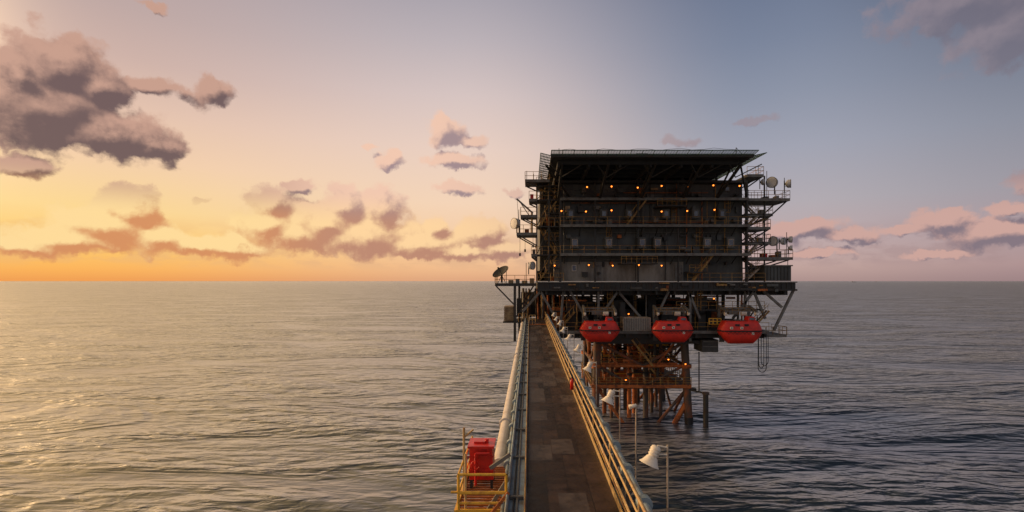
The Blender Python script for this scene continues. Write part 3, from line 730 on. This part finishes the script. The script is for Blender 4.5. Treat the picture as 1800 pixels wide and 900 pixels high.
# ---------------------------------------------------------------- floodlights on the bridge
F=empty('floodlight',(0,0,0),'cream white bell shaped floodlight on a slim pole beside the handrail','lamp','floodlights along the footbridge')
b=MB().m('tan'); b.tube((.27,0,-3.6),(.27,0,.22),.022,10); b.m('grey').box(.22,.32,-.05,.05,-2.3,-2.15); b.m('tan').tube((.27,0,-1.9),(-.15,0,-1.9),.02,6)
b.obj('pole',F)
axis=Vector((-.38,-.12,-.8)).normalized(); o0=Vector((.03,0,.2))
b=MB().m('white')
b.lathe([(0,.01),(.0,.06),(.03,.105),(.06,.105),(.07,.12),(.09,.12),(.1,.105),(.12,.105),(.13,.12),(.15,.12),(.16,.105),(.18,.105),(.19,.12),(.21,.12),(.22,.105),(.25,.10)],o0,axis,22)
b.tube(o0+axis*.02+Vector((.02,0,.02)),(.27,0,.16),.022,8); b.beam(o0+axis*.2+Vector((.08,0,0)),(.27,0,.0),.03)
b.obj('ballast_housing',F)
b=MB().m('white'); b.lathe([(.25,.10),(.28,.13),(.33,.15),(.40,.19),(.44,.225),(.45,.235),(.455,.225),(.40,.18),(.30,.12)],o0,axis,26)
b.m('lens').lathe([(.425,.205),(.435,.15),(.44,0.005)],o0,axis,26); b.obj('lamp_shade',F)
ys=[11.5,17.5,23.6,29.6,35.5,41.5,47.5,53.5,59.5]
zf=EYE-3.9
F.location=(2.83,ys[0],zf)
for y in ys[1:]: copy_tree(F,(2.83+random.uniform(-.04,.04),y,zf+random.uniform(-.04,.04)),random.uniform(-.2,.2))
e=empty('pole_lamp',(2.95,14.2,ZD),'slim pole with a small hooded lamp beside the handrail','lamp')
b=MB().m('tan'); b.tube((2.95,14.2,ZD-.6),(2.95,14.2,ZD+2.0),.022,8); b.obj('pole',e)
b=MB().m('white'); b.lathe([(0,.01),(.01,.045),(.10,.05),(.22,.07),(.23,.02)],(2.97,14.2,ZD+2.06),(-.9,0,-.25),14); b.obj('lamp_head',e)

# ---------------------------------------------------------------- side platform with red tank
A=empty('access_platform',(-1.1,12.5,ZD),'small yellow railed access platform bolted to the side of the bridge','platform')
b=MB().m('rust')
for yy in np.arange(12.3,15.2,.16): b.box(-1.75,-.66,yy,yy+.05,ZD-.06,ZD-.02)
b.m('byellow').box(-1.8,-.65,12.18,12.26,ZD-.12,ZD+.05); b.box(-1.8,-1.74,12.27,15.3,ZD-.12,ZD+.05); b.obj('platform_floor',A)
b=MB().m('byellow'); b.rail((-1.70,12.22,ZD),(-.56,12.22,ZD),.88,1.1,.034,(.44,.2),8); b.rail((-1.70,12.22,ZD),(-1.70,15.2,ZD),.88,1.5,.028,(.44,),8)
b.tube((-1.88,12.22,ZD+.46),(-.56,12.22,ZD+.46),.028,6)
b.m('cream').tube((-1.68,13.1,ZD),(-1.68,13.1,ZD+1.75),.03,8); b.tube((-1.68,13.1,ZD+1.5),(-1.44,13.1,ZD+1.7),.025,8); b.tube((-1.54,12.3,ZD-.4),(-1.54,12.3,ZD+1.35),.028,8)
b.obj('handrail',A)
b=MB().m('grey'); b.beam((-1.45,12.4,ZD-.75),(-.50,12.4,ZD+.75),.09); b.cut(); b.m('rust').beam((-1.35,12.1,ZD-.55),(-.5,12.1,ZD+.5),.07); b.cut(); b.m('grey').beam((-1.7,15,ZD-1.4),(-.5,15,ZD-.1),.1); b.cut(); b.beam((-1.0,13.0,ZD+.75),(-.50,13.0,ZD+1.1),.09); b.cut(); b.beam((-1.7,12.3,ZD-1.3),(-.5,12.3,ZD-.15),.1)
b.split('support_brace',A)
T=empty('red_tank',(-1.25,13.7,ZD),'red painted equipment tank standing on the yellow side platform','tank')
b=MB().m('redpaint')
x0,x1,y0,y1,z0,z1=-1.60,-.96,13.6,14.25,ZD+.22,ZD+1.06
vs=[(x0,y0,z0),(x1,y0,z0),(x1,y1,z0),(x0,y1,z0),(x0+.0,y0,z1),(x1-.03,y0,z1),(x1-.03,y1,z1),(x0,y1,z1)]
b.add(vs,[(0,3,2,1),(4,5,6,7),(0,1,5,4),(1,2,6,5),(2,3,7,6),(3,0,4,7)])
for zz in (z0+.25,z0+.6): b.box(x0-.02,x1+.0,y0-.03,y0-.002,zz,zz+.04)
for xx in (x0+.26,x1-.16): b.box(xx,xx+.03,y0-.035,y0-.031,z0,z1)
b.obj('tank_body',T)
b=MB().m('redpaint'); b.box(x0-.05,x1+.02,y0-.05,y1+.05,z1+.002,z1+.06); b.box(x0+.1,x0+.4,y0+.2,y0+.5,z1+.061,z1+.11); b.tube((x1-.2,y0+.3,z1+.06),(x1-.2,y0+.3,z1+.16),.05,10); b.obj('lid',T)
b=MB().m('redpaint'); b.tube((x0+.18,y0-.12,z0-.1),(x0+.18,y0-.12,z1-.1),.035,8); b.tube((x0+.18,y0-.12,z0+.5),(x0+.18,y0-.3,z0+.5),.03,8); b.lathe([(0,.11),(.02,.12),(.04,.11)],(x0+.18,y0-.28,z0+.5),(0,-1,0),14); b.tube((x0+.18,y0-.12,z1-.1),(x1-.1,y0-.12,z1-.1),.03,8)
b.obj('valve',T)
b=MB().m('steel')
for xx in (x0+.05,x1-.05):
    for yy in (y0+.05,y1-.05): b.box(xx-.035,xx+.035,yy-.035,yy+.035,ZD-.018,z0-.002); b.cut()
b.split('leg',T)

# ---------------------------------------------------------------- far ships
def ship():
    b=MB().m('steel'); vs=[(-60,-9,0),(55,-9,0),(70,0,0),(55,9,0),(-60,9,0),(-62,-9,9),(60,-9,9),(80,0,12),(60,9,9),(-62,9,9)]
    b.add(vs,[(0,1,6,5),(1,2,7,6),(2,3,8,7),(3,4,9,8),(4,0,5,9),(5,6,7,8,9)]); b.m('wall_light').box(-55,-38,-8,8,9,24); b.m('steel').box(-50,-45,-2,2,24,32); b.tube((20,0,9),(20,0,22),.8,6); return b
o=ship().obj('cargo_ship',None,'distant dark cargo ship on the horizon',None,'ship'); o.location=(5700,9000,0); o['group']='ships on the horizon'; o.scale=(.6,.6,.6)
c=o.copy(); COL.objects.link(c); c.location=(6700,9900,0); c.rotation_euler=(0,0,1)

# ---------------------------------------------------------------- sky (world)
SUN_AZ=math.radians(-68); SUN_EL=math.radians(10)
sund=Vector((math.sin(SUN_AZ)*math.cos(SUN_EL),math.cos(SUN_AZ)*math.cos(SUN_EL),math.sin(SUN_EL)))
GA,GE=math.radians(-60),math.radians(17)
glod=Vector((math.sin(GA)*math.cos(GE),math.cos(GA)*math.cos(GE),math.sin(GE)))
def azel(px,py):
    u=(px-931)/900; v=(494-py)/900; return math.atan(u),math.atan(v/math.sqrt(1+u*u))
W=bpy.data.worlds.new('World'); scene.world=W; W.use_nodes=True
try:
    W.cycles.sampling_method='MANUAL'; W.cycles.sample_map_resolution=256
except Exception as ex: print(ex)
nt=W.node_tree; nt.nodes.clear()
class G:
    def __init__(s,nt): s.nt=nt;s.N=nt.nodes;s.L=nt.links
    def lk(s,v,sock):
        if isinstance(v,bpy.types.NodeSocket): s.L.new(v,sock)
        elif v is not None: sock.default_value=v
    def m(s,op,a,b=None,c=None,clamp=False):
        n=s.N.new('ShaderNodeMath'); n.operation=op; n.use_clamp=clamp
        s.lk(a,n.inputs[0]); s.lk(b,n.inputs[1]); s.lk(c,n.inputs[2]); return n.outputs[0]
    def vm(s,op,a,b=None,c=None):
        n=s.N.new('ShaderNodeVectorMath'); n.operation=op
        s.lk(a,n.inputs[0]); s.lk(b,n.inputs[1])
        if c is not None: s.lk(c,n.inputs[2])
        return n.outputs['Value'] if op in('LENGTH','DOT_PRODUCT') else n.outputs[0]
    def scale(s,a,k):
        n=s.N.new('ShaderNodeVectorMath'); n.operation='SCALE'; s.lk(a,n.inputs[0]); s.lk(k,n.inputs['Scale']); return n.outputs[0]
    def mr(s,v,a,b,c=0.0,d=1.0,smooth=True):
        n=s.N.new('ShaderNodeMapRange'); n.interpolation_type='SMOOTHSTEP' if smooth else 'LINEAR'
        s.lk(v,n.inputs[0])
        for i,k in enumerate((a,b,c,d)): n.inputs[i+1].default_value=k
        return n.outputs[0]
    def mix(s,f,a,b):
        n=s.N.new('ShaderNodeMix'); n.data_type='RGBA'; s.lk(f,n.inputs[0]); s.lk(a,n.inputs[6]); s.lk(b,n.inputs[7]); return n.outputs[2]
    def noise(s,vec,sc,det=6,ro=.55,dist=0):
        n=s.N.new('ShaderNodeTexNoise'); n.noise_dimensions='2D'; s.lk(vec,n.inputs['Vector']); n.inputs['Scale'].default_value=sc; n.inputs['Detail'].default_value=det; n.inputs['Roughness'].default_value=ro; n.inputs['Distortion'].default_value=dist
        return n
    def voro(s,vec,sc,smo=.7):
        n=s.N.new('ShaderNodeTexVoronoi'); n.voronoi_dimensions='2D'; n.feature='SMOOTH_F1'; s.lk(vec,n.inputs['Vector']); n.inputs['Scale'].default_value=sc; n.inputs['Smoothness'].default_value=smo; return n.outputs['Distance']
    def xyz(s,x,y,z):
        n=s.N.new('ShaderNodeCombineXYZ'); s.lk(x,n.inputs[0]); s.lk(y,n.inputs[1]); s.lk(z,n.inputs[2]); return n.outputs[0]
    def ramp(s,v,stops):
        n=s.N.new('ShaderNodeValToRGB'); cr=n.color_ramp; cr.interpolation='LINEAR'
        s.lk(v,n.inputs[0])
        cr.elements[0].position=stops[0][0]; cr.elements[0].color=stops[0][1]
        cr.elements[1].position=stops[-1][0]; cr.elements[1].color=stops[-1][1]
        for p,c in stops[1:-1]:
            e=cr.elements.new(p); e.color=c
        return n.outputs[0]
cg=bpy.data.node_groups.new('cloud_density','ShaderNodeTree')
cg.interface.new_socket('P',in_out='INPUT',socket_type='NodeSocketVector'); cg.interface.new_socket('D',in_out='OUTPUT',socket_type='NodeSocketFloat'); cg.interface.new_socket('B',in_out='OUTPUT',socket_type='NodeSocketFloat')
g=G(cg); gi=cg.nodes.new('NodeGroupInput'); go=cg.nodes.new('NodeGroupOutput')
p=gi.outputs[0]
w1=g.noise(p,13,2,.5); w1v=g.scale(g.vm('SUBTRACT',w1.outputs['Color'],(.5,.5,.5)),.028)
w2=g.noise(p,55,4,.6); w2v=g.scale(g.vm('SUBTRACT',w2.outputs['Color'],(.5,.5,.5)),.018)
pw=g.vm('ADD',g.vm('ADD',p,w1v),w2v)
blobs=[
(110,116,92,52,1.5),(170,150,60,50,1.5),(25,130,60,46,1.5),(70,192,135,66,1.7),(190,238,120,42,1.6),(265,262,66,28,1.4),(35,288,66,22,1.4),(280,150,80,18,.8),(365,160,46,26,.9),
(228,366,52,36,1.7),(185,398,95,36,1.7),(110,422,105,26,1.5),(270,418,75,28,1.6),(330,430,60,20,1.4),(400,435,80,22,1.4),(478,358,42,36,1.5),(525,328,46,12,.9),(470,394,52,32,1.6),(520,412,70,32,1.6),(560,392,80,42,1.8),(600,364,46,34,1.7),(668,370,42,40,1.8),(640,412,110,36,1.7),(740,428,90,26,1.6),(765,402,26,22,1.5),(845,413,44,32,1.7),(880,438,50,18,1.4),(800,442,130,16,1.4),
(785,232,30,26,1.3),(825,253,32,13,1.15),(800,285,44,13,1.35),(808,331,36,10,1.15),(683,285,25,15,1.25),(647,259,14,6,.7),(356,355,18,7,1.0),(30,428,95,18,1.2),
(1690,5,150,48,.95),(1770,60,100,58,.95),(1795,325,28,20,1.1),(1775,365,55,10,1.1),(1735,407,105,28,1.5),(1655,388,65,18,1.25),(1590,405,60,11,1.0),(1400,404,70,20,1.4),(1490,418,60,13,1.15),(1320,213,52,9,.6),(1190,252,35,11,.8),(1430,447,75,8,.9),(1650,445,70,8,.9),(905,335,24,8,.8),(270,12,40,8,.4)]
acc=None
for (bx,by,rx,ry,wt) in blobs:
    ca,ce=azel(bx,by); u=(bx-931)/900; kx=1/(1+u*u); ky=1/math.sqrt(1+u*u)
    rxa=rx*1.18/900*kx; rya=ry*1.18/900*ky
    q=g.vm('MULTIPLY_ADD',pw,(1/rxa,1/rya,0),(-ca/rxa,-ce/rya,0))
    l=g.vm('LENGTH',q); v=g.m('MULTIPLY_ADD',l,-1.0-.45*max(0,wt-1),.5+.5*wt)
    acc=v if acc is None else g.m('SMOOTH_MAX',acc,v,.2)
ps=g.vm('ADD',g.vm('MULTIPLY',p,(1,1.15,1)),w2v)
n1=g.noise(ps,30,6,.56)
d=g.m('ADD',acc,g.m('MULTIPLY_ADD',n1.outputs['Fac'],.95,-.44))
d=g.m('ADD',d,g.m('MULTIPLY_ADD',g.voro(ps,28),-.60,.28))
cg.links.new(d,go.inputs[0]); cg.links.new(acc,go.inputs[1])

g=G(nt)
tc=nt.nodes.new('ShaderNodeTexCoord'); dirv=tc.outputs['Generated']
sep=nt.nodes.new('ShaderNodeSeparateXYZ'); nt.links.new(dirv,sep.inputs[0])
az=g.m('ARCTAN2',sep.outputs[0],sep.outputs[1]); el=g.m('ARCSINE',sep.outputs[2])
E=1.0; ef=g.m('DIVIDE',el,E,clamp=True)
def st(l): return [(a/E,rgb(*c) if len(c)==3 else (c[0],c[1],c[2],1)) for a,c in l]
Lr=g.ramp(ef,st([(0,(240,158,84)),(.0185,(252,181,92)),(.057,(254,204,112)),(.11,(252,216,148)),(.186,(244,207,170)),(.26,(228,194,173)),(.33,(206,177,167)),(.40,(190,167,163)),(.50,(176,158,160)),(.53,(174,157,158)),(.62,(2.6,1.70,.62,1)),(.85,(2.6,1.70,.62,1)),(1,(.6,.5,.4,1))]))  # bright gold above the frame is made up to gild the sea's reflections
Cr=g.ramp(ef,st([(0,(222,166,128)),(.025,(240,188,142)),(.067,(246,203,160)),(.15,(244,212,184)),(.25,(233,207,193)),(.345,(214,196,193)),(.435,(188,178,183)),(.50,(170,164,173)),(.53,(168,163,172)),(.62,(2.0,1.36,.58,1)),(.9,(.9,.66,.42,1))]))  # same added gold overhead, out of view, to brighten the water
Rr=g.ramp(ef,st([(0,(172,144,140)),(.025,(192,163,156)),(.07,(190,168,168)),(.138,(178,171,177)),(.23,(161,163,177)),(.32,(141,148,166)),(.405,(123,133,155)),(.47,(112,123,147)),(.53,(100,112,138)),(.60,(26,42,68)),(.95,(20,36,62))]))  # near-black blue overhead is unseen, added to deepen the sea on the right
RRr=g.ramp(ef,st([(0,(156,130,132)),(.025,(174,146,146)),(.07,(174,154,158)),(.138,(157,153,162)),(.23,(138,142,156)),(.32,(115,122,140)),(.405,(96,102,120)),(.48,(30,46,72)),(.95,(22,38,62))]))  # dark upper stops likewise added to deepen the sea
Br=g.ramp(ef,st([(0,(136,130,142)),(.1,(148,145,156)),(.6,(150,152,166))]))
r=math.radians
c=g.mix(g.mr(az,r(-44),r(-6)),Lr,Cr)
# in frame the peach reaches well to the centre; above it the unseen dark blue, added to darken the sea, starts sooner
fr_lo=g.mr(az,r(-8),r(24)); fr_hi=g.mr(az,r(-24),r(4)); fsel=g.mr(el,.52,.60)
fac=g.m('ADD',g.m('MULTIPLY',fr_lo,g.m('SUBTRACT',1.0,fsel)),g.m('MULTIPLY',fr_hi,fsel))
c=g.mix(fac,c,Rr); c=g.mix(g.mr(az,r(27),r(48)),c,RRr); c=g.mix(g.mr(az,r(95),r(145)),c,Br); c=g.mix(g.mr(az,r(-100),r(-150)),c,Br)
c=g.vm('MULTIPLY',c,g.mix(g.m('MULTIPLY',g.m('MULTIPLY',g.mr(az,r(-47),r(-60)),g.mr(az,r(-120),r(-85))),g.mr(el,.62,.5)),(1,1,1,1),(3.0,2.1,1.15,1)))  # unseen sky left of the frame boosted to brighten the sea
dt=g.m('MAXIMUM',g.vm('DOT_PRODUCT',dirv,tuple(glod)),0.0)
glow=g.m('POWER',dt,100.0); c=g.vm('ADD',c,g.scale((1.0,.68,.28),g.m('MULTIPLY',glow,4.0)))  # warm lobe outside the view, added for broad soft reflections on the water
sky=nt.nodes.new('ShaderNodeTexSky'); sky.sky_type='NISHITA'; sky.sun_disc=False; sky.sun_elevation=SUN_EL; sky.sun_rotation=SUN_AZ; sky.dust_density=2
c=g.vm('ADD',c,g.scale(sky.outputs[0],.0003))
P0=g.xyz(az,el,0.0)
def dens(vec):
    n=nt.nodes.new('ShaderNodeGroup'); n.node_tree=cg; nt.links.new(vec,n.inputs[0]); return n.outputs[0],n.outputs[1]
d1,b1=dens(P0); d2,b2=dens(g.vm('ADD',P0,(-.010,.014,0)))
hi=g.mr(el,.10,.17); side=g.mr(az,r(-14),r(22)); mid=g.mr(az,r(-32),r(-18))
topr=g.m('MULTIPLY',side,g.mr(el,.2,.28))
alpha=g.m('MULTIPLY',g.mr(d1,-0.02,.46),g.m('SUBTRACT',.95,g.m('MULTIPLY',topr,.35)))
lit=g.m('ADD',g.m('MULTIPLY',g.m('SUBTRACT',b1,b2),1.0),g.m('MULTIPLY',g.m('SUBTRACT',d1,d2),.60))
lit=g.m('SUBTRACT',lit,g.m('MULTIPLY',d1,g.m('MULTIPLY_ADD',hi,.30,.03)))
lit=g.m('ADD',lit,g.m('MULTIPLY',g.mr(d1,.55,.0),.16))
lit=g.mr(lit,-.62,.50)
dl=g.mix(hi,rgb(214,144,98),rgb(106,86,88)); ll=g.mix(hi,rgb(255,220,156),rgb(200,158,140))
dl=g.mix(mid,dl,g.mix(hi,rgb(188,136,114),rgb(162,138,142))); ll=g.mix(mid,ll,g.mix(hi,rgb(255,214,160),rgb(242,200,176)))
dr=g.mix(hi,rgb(132,118,128),rgb(116,106,118)); lr=g.mix(hi,rgb(206,166,156),rgb(156,138,144))
cd=g.mix(side,dl,dr); cl=g.mix(side,ll,lr); cc=g.mix(lit,cd,cl)
hn=g.noise(g.vm('MULTIPLY',P0,(1,3.0,1)),12,5,.6); hb=g.m('MULTIPLY',g.mr(hn.outputs['Fac'],.40,.60),g.m('MULTIPLY',g.mr(el,.012,.04),g.mr(el,.11,.06)))
c=g.mix(g.m('MULTIPLY',hb,.45),c,g.mix(.4,cd,cl))
c=g.mix(alpha,c,cc)
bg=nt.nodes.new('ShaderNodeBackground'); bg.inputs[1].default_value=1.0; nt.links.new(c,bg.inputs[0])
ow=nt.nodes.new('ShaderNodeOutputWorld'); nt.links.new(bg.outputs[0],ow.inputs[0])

sl=bpy.data.lights.new('sun','SUN'); sl.energy=2.2; sl.angle=math.radians(3); sl.color=(1,.68,.40)
so=bpy.data.objects.new('sun',sl); COL.objects.link(so); so.rotation_euler=(-sund).to_track_quat('-Z','Y').to_euler(); so.location=(-50,50,60)

cam=bpy.data.cameras.new('camera'); co=bpy.data.objects.new('camera',cam); COL.objects.link(co)
co.location=(0,0,EYE); co.rotation_euler=(math.radians(90),0,0); cam.sensor_width=36; cam.lens=18; cam.shift_x=-31/1800; cam.shift_y=44/1800
cam.clip_start=.1; cam.clip_end=200000; scene.camera=co
scene.view_settings.view_transform='Standard'; scene.view_settings.look='None'; scene.view_settings.exposure=0
